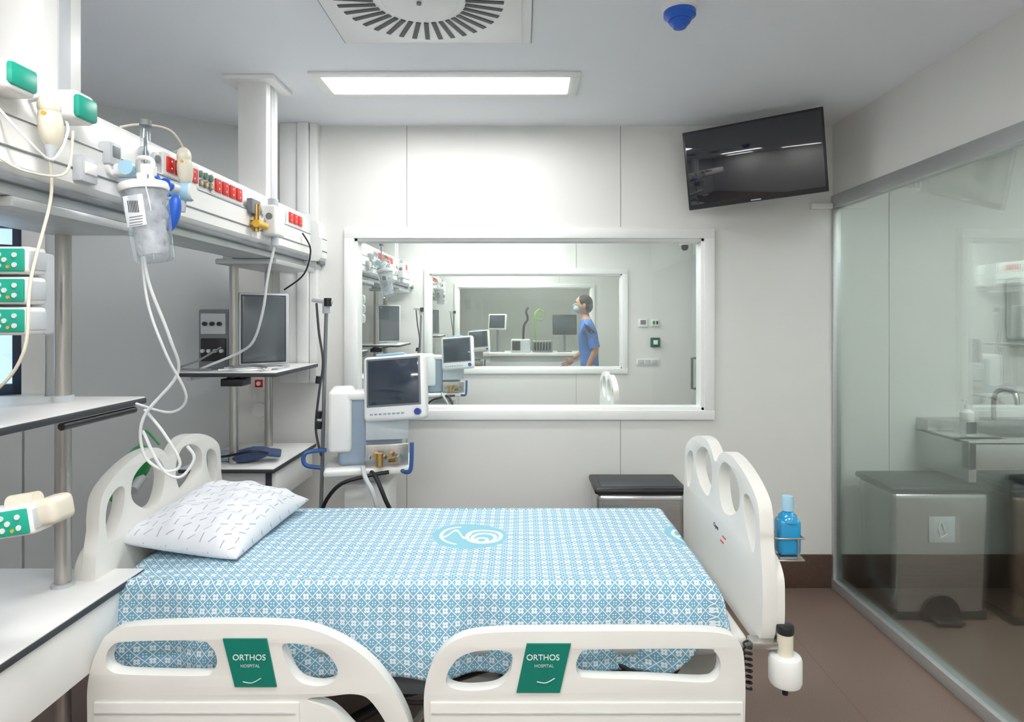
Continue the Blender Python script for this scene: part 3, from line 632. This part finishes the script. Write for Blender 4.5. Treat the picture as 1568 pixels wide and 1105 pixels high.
for q, cxs in (([(-.834, .624), (-.712, .624), (-.684, .49), (-.80, .49)], -0.757), ([(.014, .61), (.137, .61), (.106, .474), (-.015, .474)], 0.062)):
    b.plate(q, [], (0, 1.714, 0), (1, 0, 0), (0, 0, 1), 0.006, tealsign, 0.0, raw=True)
    b.text('ORTHOS', 0.023, (cxs-0.003, 1.7108, 0.565), (1, 0, 0), (0, 0, 1), white); b.text('HOSPITAL', 0.012, (cxs, 1.7108, 0.545), (1, 0, 0), (0, 0, 1), lgrey)
    b.tube([(cxs-0.02, 1.7105, 0.505), (cxs+0.005, 1.7105, 0.502), (cxs+0.03, 1.7105, 0.515)], 0.0012, white, seg=5)
b.text('Open', 0.022, (0.6638, 2.10, 0.80), (0, -1, 0), (0, 0, 1), dark); b.bb(0.6625, 0.6645, 2.0, 2.03, 0.795, 0.80, redm, 0); b.bb(0.6625, 0.6645, 2.02, 2.05, 0.775, 0.78, redm, 0)
b.cyl((0.755, 1.76, 0.47), (0.755, 1.76, 0.555), 0.046, white, bev=0.012); b.cyl((0.755, 1.76, 0.55), (0.755, 1.76, 0.62), 0.022, offw); b.cyl((0.755, 1.76, 0.615), (0.755, 1.76, 0.64), 0.024, dark, bev=0.004)
b.bb(0.66, 0.75, 1.755, 1.80, 0.57, 0.59, steel, 0.003); b.cyl((0.755, 1.76, 0.44), (0.755, 1.76, 0.63), 0.008, dark)
bed = b.done()
b = B('mattress'); b.bb(-1.275, 0.60, 1.86, 2.575, 0.555, 0.705, sheet, 0.03, seg=4); mat_ = b.done(bed)

def mathn(nt, op, a, b=None, c=None):
    n = nt.nodes.new('ShaderNodeMath'); n.operation = op
    for i, v in enumerate((a, b, c)):
        if v is None: continue
        if isinstance(v, (int, float)): n.inputs[i].default_value = v
        else: nt.links.new(v, n.inputs[i])
    return n.outputs[0]
def cloth():
    m = bpy.data.materials.new('patterned_bedspread'); m.use_nodes = True; nt = m.node_tree; bs = nt.nodes['Principled BSDF']
    bs.inputs['Roughness'].default_value = 0.85
    tc = nt.nodes.new('ShaderNodeTexCoord'); sp = nt.nodes.new('ShaderNodeSeparateXYZ'); nt.links.new(tc.outputs['UV'], sp.inputs[0])
    x, y = sp.outputs[0], sp.outputs[1]; c = 0.038
    f = lambda op, *a: mathn(nt, op, *a)
    a = f('ABSOLUTE', f('SUBTRACT', f('FRACT', f('DIVIDE', f('ADD', x, 5), c)), 0.5))
    bb = f('ABSOLUTE', f('SUBTRACT', f('FRACT', f('DIVIDE', f('ADD', y, 5), c)), 0.5))
    def dist(px, py):
        return f('SQRT', f('ADD', f('POWER', f('SUBTRACT', a, px), 2), f('POWER', f('SUBTRACT', bb, py), 2)))
    diam = f('LESS_THAN', f('ABSOLUTE', f('SUBTRACT', f('ADD', a, bb), 0.5)), 0.045)
    fl1 = f('LESS_THAN', dist(0.11, 0.11), 0.115)
    fl2 = f('LESS_THAN', dist(0.40, 0.40), 0.055)
    w1 = f('MAXIMUM', f('MAXIMUM', diam, fl1), fl2)
    def lg(cx, cy):
        dx, dy = f('SUBTRACT', x, cx), f('SUBTRACT', y, cy)
        def d(ox, oy): return f('SQRT', f('ADD', f('POWER', f('SUBTRACT', dx, ox), 2), f('POWER', f('SUBTRACT', dy, oy), 2)))
        disc = f('LESS_THAN', d(0, 0), 0.135)
        def ring(ox, oy, r, w_): return f('LESS_THAN', f('ABSOLUTE', f('SUBTRACT', d(ox, oy), r)), w_)
        r1 = ring(0.052, 0.0, 0.062, 0.007); r2_ = ring(0.052, -0.012, 0.042, 0.007); r5 = ring(0.045, -0.03, 0.02, 0.006)
        r3 = f('MULTIPLY', ring(-0.02, 0.0, 0.085, 0.006), f('LESS_THAN', dx, -0.04))
        r4 = f('MULTIPLY', f('LESS_THAN', f('ABSOLUTE', f('SUBTRACT', dy, f('ADD', 0.015, f('MULTIPLY', f('SINE', f('MULTIPLY', dx, 85)), 0.03)))), 0.009), f('LESS_THAN', f('ABSOLUTE', f('ADD', dx, 0.045)), 0.05))
        return disc, f('MAXIMUM', f('MAXIMUM', r5, f('MAXIMUM', r1, r2_)), f('MAXIMUM', r3, r4))
    d1, g1 = lg(-0.19, 2.25); d2, g2 = lg(0.66, 2.25)
    disc = f('MAXIMUM', d1, d2); gl = f('MAXIMUM', g1, g2)
    mx = nt.nodes.new('ShaderNodeMix'); mx.data_type = 'RGBA'; mx.inputs['A'].default_value = lin((122, 174, 198)); mx.inputs['B'].default_value = lin((236, 242, 246)); nt.links.new(w1, mx.inputs['Factor'])
    m2 = nt.nodes.new('ShaderNodeMix'); m2.data_type = 'RGBA'; m2.inputs['A'].default_value = lin((134, 190, 206)); m2.inputs['B'].default_value = lin((225, 238, 243)); nt.links.new(gl, m2.inputs['Factor'])
    m3 = nt.nodes.new('ShaderNodeMix'); m3.data_type = 'RGBA'; nt.links.new(disc, m3.inputs['Factor']); nt.links.new(mx.outputs['Result'], m3.inputs['A']); nt.links.new(m2.outputs['Result'], m3.inputs['B'])
    nt.links.new(m3.outputs['Result'], bs.inputs['Base Color'])
    return m
clothm = cloth()
def bedspread():
    X0, XE = -1.24, 0.595; YN, YFa = 1.845, 2.59; ZT = 0.722; rr = 0.035
    def path(dd):
        if dd <= 0: return dd, 0
        L = rr*math.pi/2
        if dd < L: a = dd/rr; return rr*math.sin(a), rr*(1-math.cos(a))
        return rr, rr+(dd-L)
    NX, NY = 230, 110; verts = []; uvs = []
    s0, s1 = X0, XE-rr+0.19
    for j in range(NY+1):
        for i in range(NX+1):
            s = s0+(s1-s0)*i/NX
            nd = 0.30 - 0.02*math.sin(s*2.0+1)
            if s > 0.42: nd -= min(1, (s-0.42)/0.16)*0.13
            if s < -1.12: nd -= 0.02
            fd = 0.14
            tmin, tmax = YN+rr-nd, YFa-rr+fd
            t = tmin+(tmax-tmin)*j/NY
            ox, dx = path(s-(XE-rr)); x = (XE-rr)+ox if s > XE-rr else s
            if t < YN+rr: oy, dy = path(YN+rr-t); y = YN+rr-oy
            elif t > YFa-rr: oy, dy = path(t-(YFa-rr)); y = YFa-rr+oy
            else: y = t; dy = 0
            down = math.sqrt(dx*dx+dy*dy) if dx > 0 and dy > 0 else max(dx, dy)
            amp = min(1, dy/0.2)
            if t < YN+rr:
                y -= amp*(0.013*math.sin(s*13+1.2*math.sin(s*4))+0.012*math.sin(s*27+2)+0.004)
                y -= 0.014*amp
                x += amp*0.01*math.sin(s*17)
            if dx > 0: x += min(1, dx/0.1)*0.012*math.sin(t*22)
            if dx > 0 and dy > 0.0: 
                x += 0.02*min(1, dy/0.1)
            z = ZT-down
            if down == 0:
                z += 0.003*math.sin(s*9+t*5)+0.002*math.sin(s*23-t*13)+0.0025*math.sin(t*31+s*4)
                z -= 0.005*math.exp(-((s+0.1)/0.5)**2)
            verts.append((x, y, z)); uvs.append((s, t))
    faces = [(j*(NX+1)+i, j*(NX+1)+i+1, (j+1)*(NX+1)+i+1, (j+1)*(NX+1)+i) for j in range(NY) for i in range(NX)]
    me = bpy.data.meshes.new('bedspread'); me.from_pydata(verts, [], faces)
    uv = me.uv_layers.new(name='UVMap')
    for lp in me.loops: uv.data[lp.index].uv = uvs[lp.vertex_index]
    for p in me.polygons: p.use_smooth = True
    me.materials.append(clothm); me.transform(Matrix.Translation(-bed.location))
    ob = bpy.data.objects.new('bedspread', me); COL.objects.link(ob); ob.parent = bed
    sm = ob.modifiers.new('sol', 'SOLIDIFY'); sm.thickness = 0.003; sm.offset = 1
bedspread()

def pillowmat():
    m = bpy.data.materials.new('pillowcase'); m.use_nodes = True; nt = m.node_tree; bs = nt.nodes['Principled BSDF']; bs.inputs['Roughness'].default_value = 0.85
    tc = nt.nodes.new('ShaderNodeTexCoord'); sp = nt.nodes.new('ShaderNodeSeparateXYZ'); nt.links.new(tc.outputs['UV'], sp.inputs[0])
    x, y = sp.outputs[0], sp.outputs[1]; c = 0.036; f = lambda op, *a: mathn(nt, op, *a)
    cx, cy = f('DIVIDE', f('ADD', x, 5), c), f('DIVIDE', f('ADD', y, 5), c)
    a, bb = f('SUBTRACT', f('FRACT', cx), 0.5), f('SUBTRACT', f('FRACT', cy), 0.5)
    chk = f('GREATER_THAN', f('MODULO', f('ADD', f('FLOOR', cx), f('FLOOR', cy)), 2), 0.5)
    p1 = f('ABSOLUTE', a); p2 = f('ABSOLUTE', f('SUBTRACT', a, bb)); p3 = f('ABSOLUTE', f('ADD', a, bb))
    d1 = f('MULTIPLY', f('LESS_THAN', p1, 0.05), f('LESS_THAN', f('ABSOLUTE', bb), 0.38)); d2 = f('MULTIPLY', f('LESS_THAN', p2, 0.07), f('LESS_THAN', p3, 0.5))
    fac = f('ADD', f('MULTIPLY', d1, chk), f('MULTIPLY', d2, f('SUBTRACT', 1, chk)))
    mx = nt.nodes.new('ShaderNodeMix'); mx.data_type = 'RGBA'; mx.inputs['A'].default_value = lin((228, 231, 237)); mx.inputs['B'].default_value = lin((172, 178, 190)); nt.links.new(fac, mx.inputs['Factor'])
    nt.links.new(mx.outputs['Result'], bs.inputs['Base Color']); return m
def pillow():
    N = 64; verts = []; faces = []; uvs = []
    hx, hy, hh = 0.205, 0.29, 0.078
    for side in (1, -1):
        for j in range(N+1):
            for i in range(N+1):
                u, v = -1+2*i/N, -1+2*j/N
                pin = 1-0.07*(1-abs(v)**2)*abs(u)**3; pin2 = 1-0.06*(1-abs(u)**2)*abs(v)**3
                h = ((1-abs(u)**2.6)*(1-abs(v)**2.6))
                h = max(h, 0)**0.5
                wr = 0.006*math.sin(9*u+3*v)*h+0.005*math.sin(17*v-8*u+1)*h+0.003*math.sin(25*u*v+2)*h
                wr += 0.010*math.sin(14*(u+v))*max(0, abs(u*v)-0.15)*h
                z = side*hh*h*(1.15 if side > 0 else 0.7) + (wr if side > 0 else 0)
                verts.append((u*hx*pin, v*hy*pin2, z)); uvs.append((u*hx+side, v*hy))
    S = (N+1)*(N+1)
    for sd in (0, 1):
        for j in range(N):
            for i in range(N):
                q = [sd*S+j*(N+1)+i, sd*S+j*(N+1)+i+1, sd*S+(j+1)*(N+1)+i+1, sd*S+(j+1)*(N+1)+i]
                faces.append(q if sd == 0 else q[::-1])
    me = bpy.data.meshes.new('pillow'); me.from_pydata(verts, [], faces); uv = me.uv_layers.new(name='UVMap')
    for lp in me.loops: uv.data[lp.index].uv = uvs[lp.vertex_index]
    bm = bmesh.new(); bm.from_mesh(me); bmesh.ops.remove_doubles(bm, verts=bm.verts, dist=1e-4); bm.to_mesh(me); bm.free()
    for p in me.polygons: p.use_smooth = True
    me.materials.append(pillowmat())
    ob = bpy.data.objects.new('pillow', me); COL.objects.link(ob); ob.location = (-1.098, 2.26, 0.782); ob.rotation_euler = (R(2), R(7), R(-3))
    return ob
pil = pillow()

b = B('hand_sanitizer_bottle')
sx, sy, sz = 0.805, 1.86, 0.805
b.box((sx, sy, sz+0.055), (0.068, 0.05, 0.11), bottleblue, 0.014, seg=4); b.lathe([(0.03, 0.10), (0.026, 0.118), (0.014, 0.128), (0.013, 0.14)], (sx, sy, sz), bottleblue)
b.lathe([(0.017, 0.132), (0.018, 0.155), (0.015, 0.175), (0.002, 0.177)], (sx, sy, sz), lightblue)
b.tube([(0.735, sy, sz+0.055), (sx-0.038, sy-0.028, sz+0.055), (sx, sy-0.03, sz+0.055), (sx+0.038, sy-0.028, sz+0.055), (sx+0.038, sy+0.03, sz+0.055), (0.735, sy+0.03, sz+0.055)], 0.003, steel, smooth=False)
b.tube([(0.735, sy, sz-0.01), (sx-0.038, sy-0.028, sz-0.01), (sx, sy-0.03, sz-0.01), (sx+0.038, sy-0.028, sz-0.01), (sx+0.038, sy+0.03, sz-0.01), (0.735, sy+0.03, sz-0.01)], 0.003, steel, smooth=False)
b.tube([(sx+0.02, sy-0.03, sz+0.055), (sx+0.02, sy-0.03, sz-0.01)], 0.003, steel, smooth=False); b.bb(sx-0.035, sx+0.035, sy-0.028, sy+0.028, sz-0.008, sz-0.001, steel, 0.002)
b.bb(0.731, 0.738, sy-0.02, sy+0.03, sz-0.015, sz+0.07, steel, 0.002)
b.done()
b = B('resuscitator_bag')
b.sph((-1.42, 2.27, 0.98), (0.045, 0.045, 0.07), greenm, rot=(0, 15, 0)); b.cyl((-1.40, 2.26, 0.93), (-1.395, 2.2, 0.90), 0.018, lgrey); b.sph((-1.39, 2.12, 0.93), (0.03, 0.05, 0.05), M('mask_green', (90, 195, 125), 0.3))
b.tube([(-1.42, 2.28, 1.04), (-1.40, 2.28, 1.10), (-1.34, 2.27, 1.05)], 0.004, greenm)
b.done()

# ------------------------------------------------------------ same equipment in the neighbouring rooms
for i in (1, 2):
    for o in (beam, racks[1], vent, arm): dup(o, SP*i)
dup(racks[0], SP)
dup(bed, SP*1)
for nm in ('suction_jar', 'oxygen_flowmeter', 'vacuum_regulator', 'humidifier_unit', 'anesthesia_monitor', 'infusion_pump_stack'):
    dup(bpy.data.objects[nm], SP)
    if nm in ('suction_jar', 'anesthesia_monitor', 'humidifier_unit'): dup(bpy.data.objects[nm], 2*SP)

Y2 = YB+SP
b = B('thermostat'); b.bb(1.19, 1.285, Y2-0.02, Y2, 1.425, 1.51, white, 0.005); b.bb(1.21, 1.265, Y2-0.023, Y2-0.018, 1.45, 1.495, mgrey, 0.002); b.done()
b = B('thermostat'); b.bb(1.32, 1.40, Y2-0.02, Y2, 1.43, 1.505, white, 0.005); b.bb(1.335, 1.36, Y2-0.023, Y2-0.018, 1.45, 1.485, greenm, 0.002); b.bb(1.37, 1.39, Y2-0.023, Y2-0.018, 1.45, 1.485, dark, 0.002); b.done()
b = B('door_release_button'); b.bb(1.315, 1.41, Y2-0.03, Y2, 1.22, 1.315, M('release_green', (0, 90, 74), 0.4), 0.005); b.bb(1.34, 1.385, Y2-0.034, Y2-0.028, 1.245, 1.29, white, 0.002); b.done()
b = B('light_switch_plate'); b.bb(1.17, 1.40, Y2-0.012, Y2, 1.03, 1.10, white, 0.004)
for k in range(3): b.bb(1.185+0.07*k, 1.245+0.07*k, Y2-0.017, Y2-0.01, 1.04, 1.09, lgrey, 0.003)
b.done()
b = B('door_1'); b.bb(XR-0.03, XR, 5.2, 6.22, 0, 2.15, wall_left_m, 0.004); b.tube([(XR-0.03, 6.05, 1.12), (XR-0.075, 6.05, 1.12), (XR-0.075, 6.05, 0.82), (XR-0.03, 6.05, 0.82)], 0.014, mgrey, smooth=False); b.done()
b = B('security_camera'); b.cyl((1.62, 6.1, H-0.36), (1.62, 6.1, H), 0.01, white); b.sph((1.62, 6.1, H-0.38), 0.035, dark); b.bb(1.57, 1.67, 6.06, 6.14, H-0.36, H-0.335, white, 0.004); b.done()
b = B('work_counter'); b.bb(-0.45, 0.85, 8.3, 8.9, 1.0, 1.04, white, 0.005); b.bb(-0.43, 0.83, 8.36, 8.88, 0, 1.0, wall_left_m, 0.003); b.done()
def deskmon(c, w, h, tilt, yaw, wht=False):
    b = B('desktop_monitor'); rt = (tilt, 0, yaw); E = Euler([R(a) for a in rt]).to_matrix(); c = Vector(c)
    b.box(c, (w, 0.04, h), white if wht else dark, 0.01, rot=rt); b.box(c+E @ Vector((0, -0.021, 0)), (w*0.86, 0.005, h*0.84), scrmon, 0.002, rot=rt)
    b.cyl((c.x, c.y+0.03, 1.04), (c.x, c.y+0.03, c.z), 0.015, mgrey); b.box((c.x, c.y+0.02, 1.046), (0.2, 0.16, 0.012), mgrey, 0.004); b.done()
deskmon((-0.34, 8.6, 1.46), 0.26, 0.22, -10, -15, True); deskmon((0.60, 8.6, 1.42), 0.34, 0.28, -5, 8)
b = B('portable_ventilator'); b.bb(-0.15, 0.12, 8.4, 8.7, 1.04, 1.22, lgrey, 0.02); b.bb(0.15, 0.42, 8.4, 8.7, 1.04, 1.2, mgrey, 0.015); b.bb(-0.13, -0.02, 8.39, 8.41, 1.07, 1.2, dark, 0.004)
for k in range(6): b.bb(0.17+0.04*k, 0.195+0.04*k, 8.39, 8.41, 1.07, 1.18, dark, 0.003)
b.tube([(0.02, 8.55, 1.22), (0.03, 8.5, 1.40), (0.08, 8.5, 1.5), (0.06, 8.5, 1.6), (0.09, 8.5, 1.66)], 0.016, blackr)
b.tube([(0.2, 8.55, 1.2), (0.18, 8.5, 1.5), (0.22, 8.5, 1.62), (0.30, 8.5, 1.60), (0.29, 8.5, 1.5), (0.2, 8.5, 1.5), (0.18, 8.5, 1.58), (0.25, 8.5, 1.64)], 0.009, M('lime_tube', (140, 195, 70), 0.4))
b.done()

# ------------------------------------------------------------ nurse
def nurse(ox, oy):
    V = [(0, 0, .95), (-.01, 0, 1.10), (-.02, 0, 1.28), (-.03, 0, 1.42), (-.05, 0, 1.51), (-.075, 0, 1.60),
         (-.03, .17, 1.41), (.0, .22, 1.14), (-.19, .21, 1.0), (-.03, -.17, 1.41), (.05, -.23, 1.14), (-.06, -.22, .91),
         (0, .09, .88), (-.10, .10, .50), (-.06, .10, .10), (-.19, .10, .045), (0, -.09, .88), (.04, -.10, .50), (.18, -.10, .13), (.06, -.10, .045)]
    rad = [.135, .125, .14, .11, .055, .052, .07, .045, .028, .07, .045, .028, .10, .065, .045, .035, .10, .065, .045, .035]
    Ed = [(0, 1), (1, 2), (2, 3), (3, 4), (4, 5), (3, 6), (6, 7), (7, 8), (3, 9), (9, 10), (10, 11), (0, 12), (12, 13), (13, 14), (14, 15), (0, 16), (16, 17), (17, 18), (18, 19)]
    me = bpy.data.meshes.new('nb'); me.from_pydata(V, Ed, []); ob = bpy.data.objects.new('nb', me); COL.objects.link(ob)
    ob.modifiers.new('skin', 'SKIN'); ob.modifiers.new('sub', 'SUBSURF').levels = 2
    for i, r in enumerate(rad): me.skin_vertices[0].data[i].radius = (r, r)
    me.skin_vertices[0].data[0].use_root = True
    dg = bpy.context.evaluated_depsgraph_get(); em = bpy.data.meshes.new_from_object(ob.evaluated_get(dg)); bpy.data.objects.remove(ob)
    b = B('nurse'); bm2 = bmesh.new(); bm2.from_mesh(em)
    i_sk, i_sc, i_sh = b.mi(skin), b.mi(scrub), b.mi(white)
    for f in bm2.faces:
        c = f.calc_center_median(); f.smooth = True
        if c.z > 1.485 and abs(c.y) < 0.1: f.material_index = i_sk
        elif abs(c.y) > 0.16 and c.z < 1.22 and c.z > 0.7: f.material_index = i_sk
        elif c.z < 0.11: f.material_index = i_sh
        else: f.material_index = i_sc
    bm2.to_mesh(em); bm2.free(); b.bm.from_mesh(em)
    b.cyl((-.045, 0, 1.475), (-.05, 0, 1.50), 0.075, scrub, r2=0.06)
    for (x, y, z, ex) in ((.035, -.215, 1.2, 0), (.0, .205, 1.2, 0)): b.cyl((x, y, z-0.04), (x-0.02, y*0.93, z+0.06), 0.066, scrub, r2=0.062)
    b.sph((-.085, 0, 1.675), (.095, .075, .115), skin); b.sph((-.12, 0, 1.625), (.058, .055, .06), skin)
    b.sph((-.062, 0, 1.70), (.102, .084, .100), hair); b.sph((-.03, 0, 1.655), (.07, .080, .08), hair)
    b.cyl((-.178, 0, 1.685), (-.195, 0, 1.66), .008, skin, r2=.014, seg=12); b.sph((-.192, 0, 1.658), .013, skin)
    for s_ in (1, -1):
        b.sph((-.165, s_*.03, 1.69), (.012, .014, .009), white); b.sph((-.176, s_*.03, 1.69), .005, dark); b.sph((-.075, s_*.078, 1.665), (.02, .01, .03), skin)
        b.tube([(-.178, s_*.012, 1.708), (-.176, s_*.03, 1.713), (-.165, s_*.047, 1.706)], .004, hair, seg=6)
        b.tube([(-.15, s_*.05, 1.655), (-.11, s_*.077, 1.665), (-.075, s_*.085, 1.675)], .002, maskm, seg=5)
    b.sph((-.145, 0, 1.63), (.054, .056, .05), maskm)
    b.tube([(-.176, -.02, 1.60), (-.18, 0, 1.598), (-.176, .02, 1.60)], .003, maskm, seg=6)
    for (wx, wy, wz) in ((-.19, .21, 1.0), (-.06, -.22, .91)):
        d = (Vector((wx, wy, wz)) - (Vector((0, .22, 1.14)) if wy > 0 else Vector((.05, -.23, 1.14)))).normalized()
        side = Vector((0, 0, 1)).cross(d).normalized(); up = d.cross(side); W = Vector((wx, wy, wz))
        b.sph(W+d*0.045, (.045, .018, .045), skin)
        for k in range(4):
            L = (0.068, 0.078, 0.072, 0.056)[k]; base = W+d*0.08+up*(0.027-0.018*k)
            b.tube([base-d*0.02, base+d*L*0.5, base+d*L*0.85-side*0.012, base+d*L-side*0.028], .0085, skin, seg=8, n=3, r_end=.006)
        b.tube([W+d*0.03+up*0.03, W+d*0.06+up*0.055, W+d*0.09+up*0.06], .010, skin, seg=8, n=3, r_end=.007)
    for v_ in b.bm.verts: v_.co += Vector((ox, oy, 0))
    b.done()
nurse(0.83, 7.5)

# ------------------------------------------------------------ world, camera
w = bpy.data.worlds.new('World'); scene.world = w; w.use_nodes = True
nt = w.node_tree; bg = nt.nodes['Background']
bg.inputs['Color'].default_value = (0.50, 0.70, 1.0, 1); bg.inputs['Strength'].default_value = 4.0
cam = bpy.data.cameras.new('camera'); co = bpy.data.objects.new('camera', cam); COL.objects.link(co)
co.location = (0, 0, 1.52); co.rotation_euler = (R(90), 0, 0)
cam.sensor_width = 36; cam.lens = 940/1568*36; cam.shift_x = -15/1568; cam.shift_y = -66.5/1568; cam.clip_start = 0.02
scene.camera = co
scene.view_settings.view_transform = 'Standard'
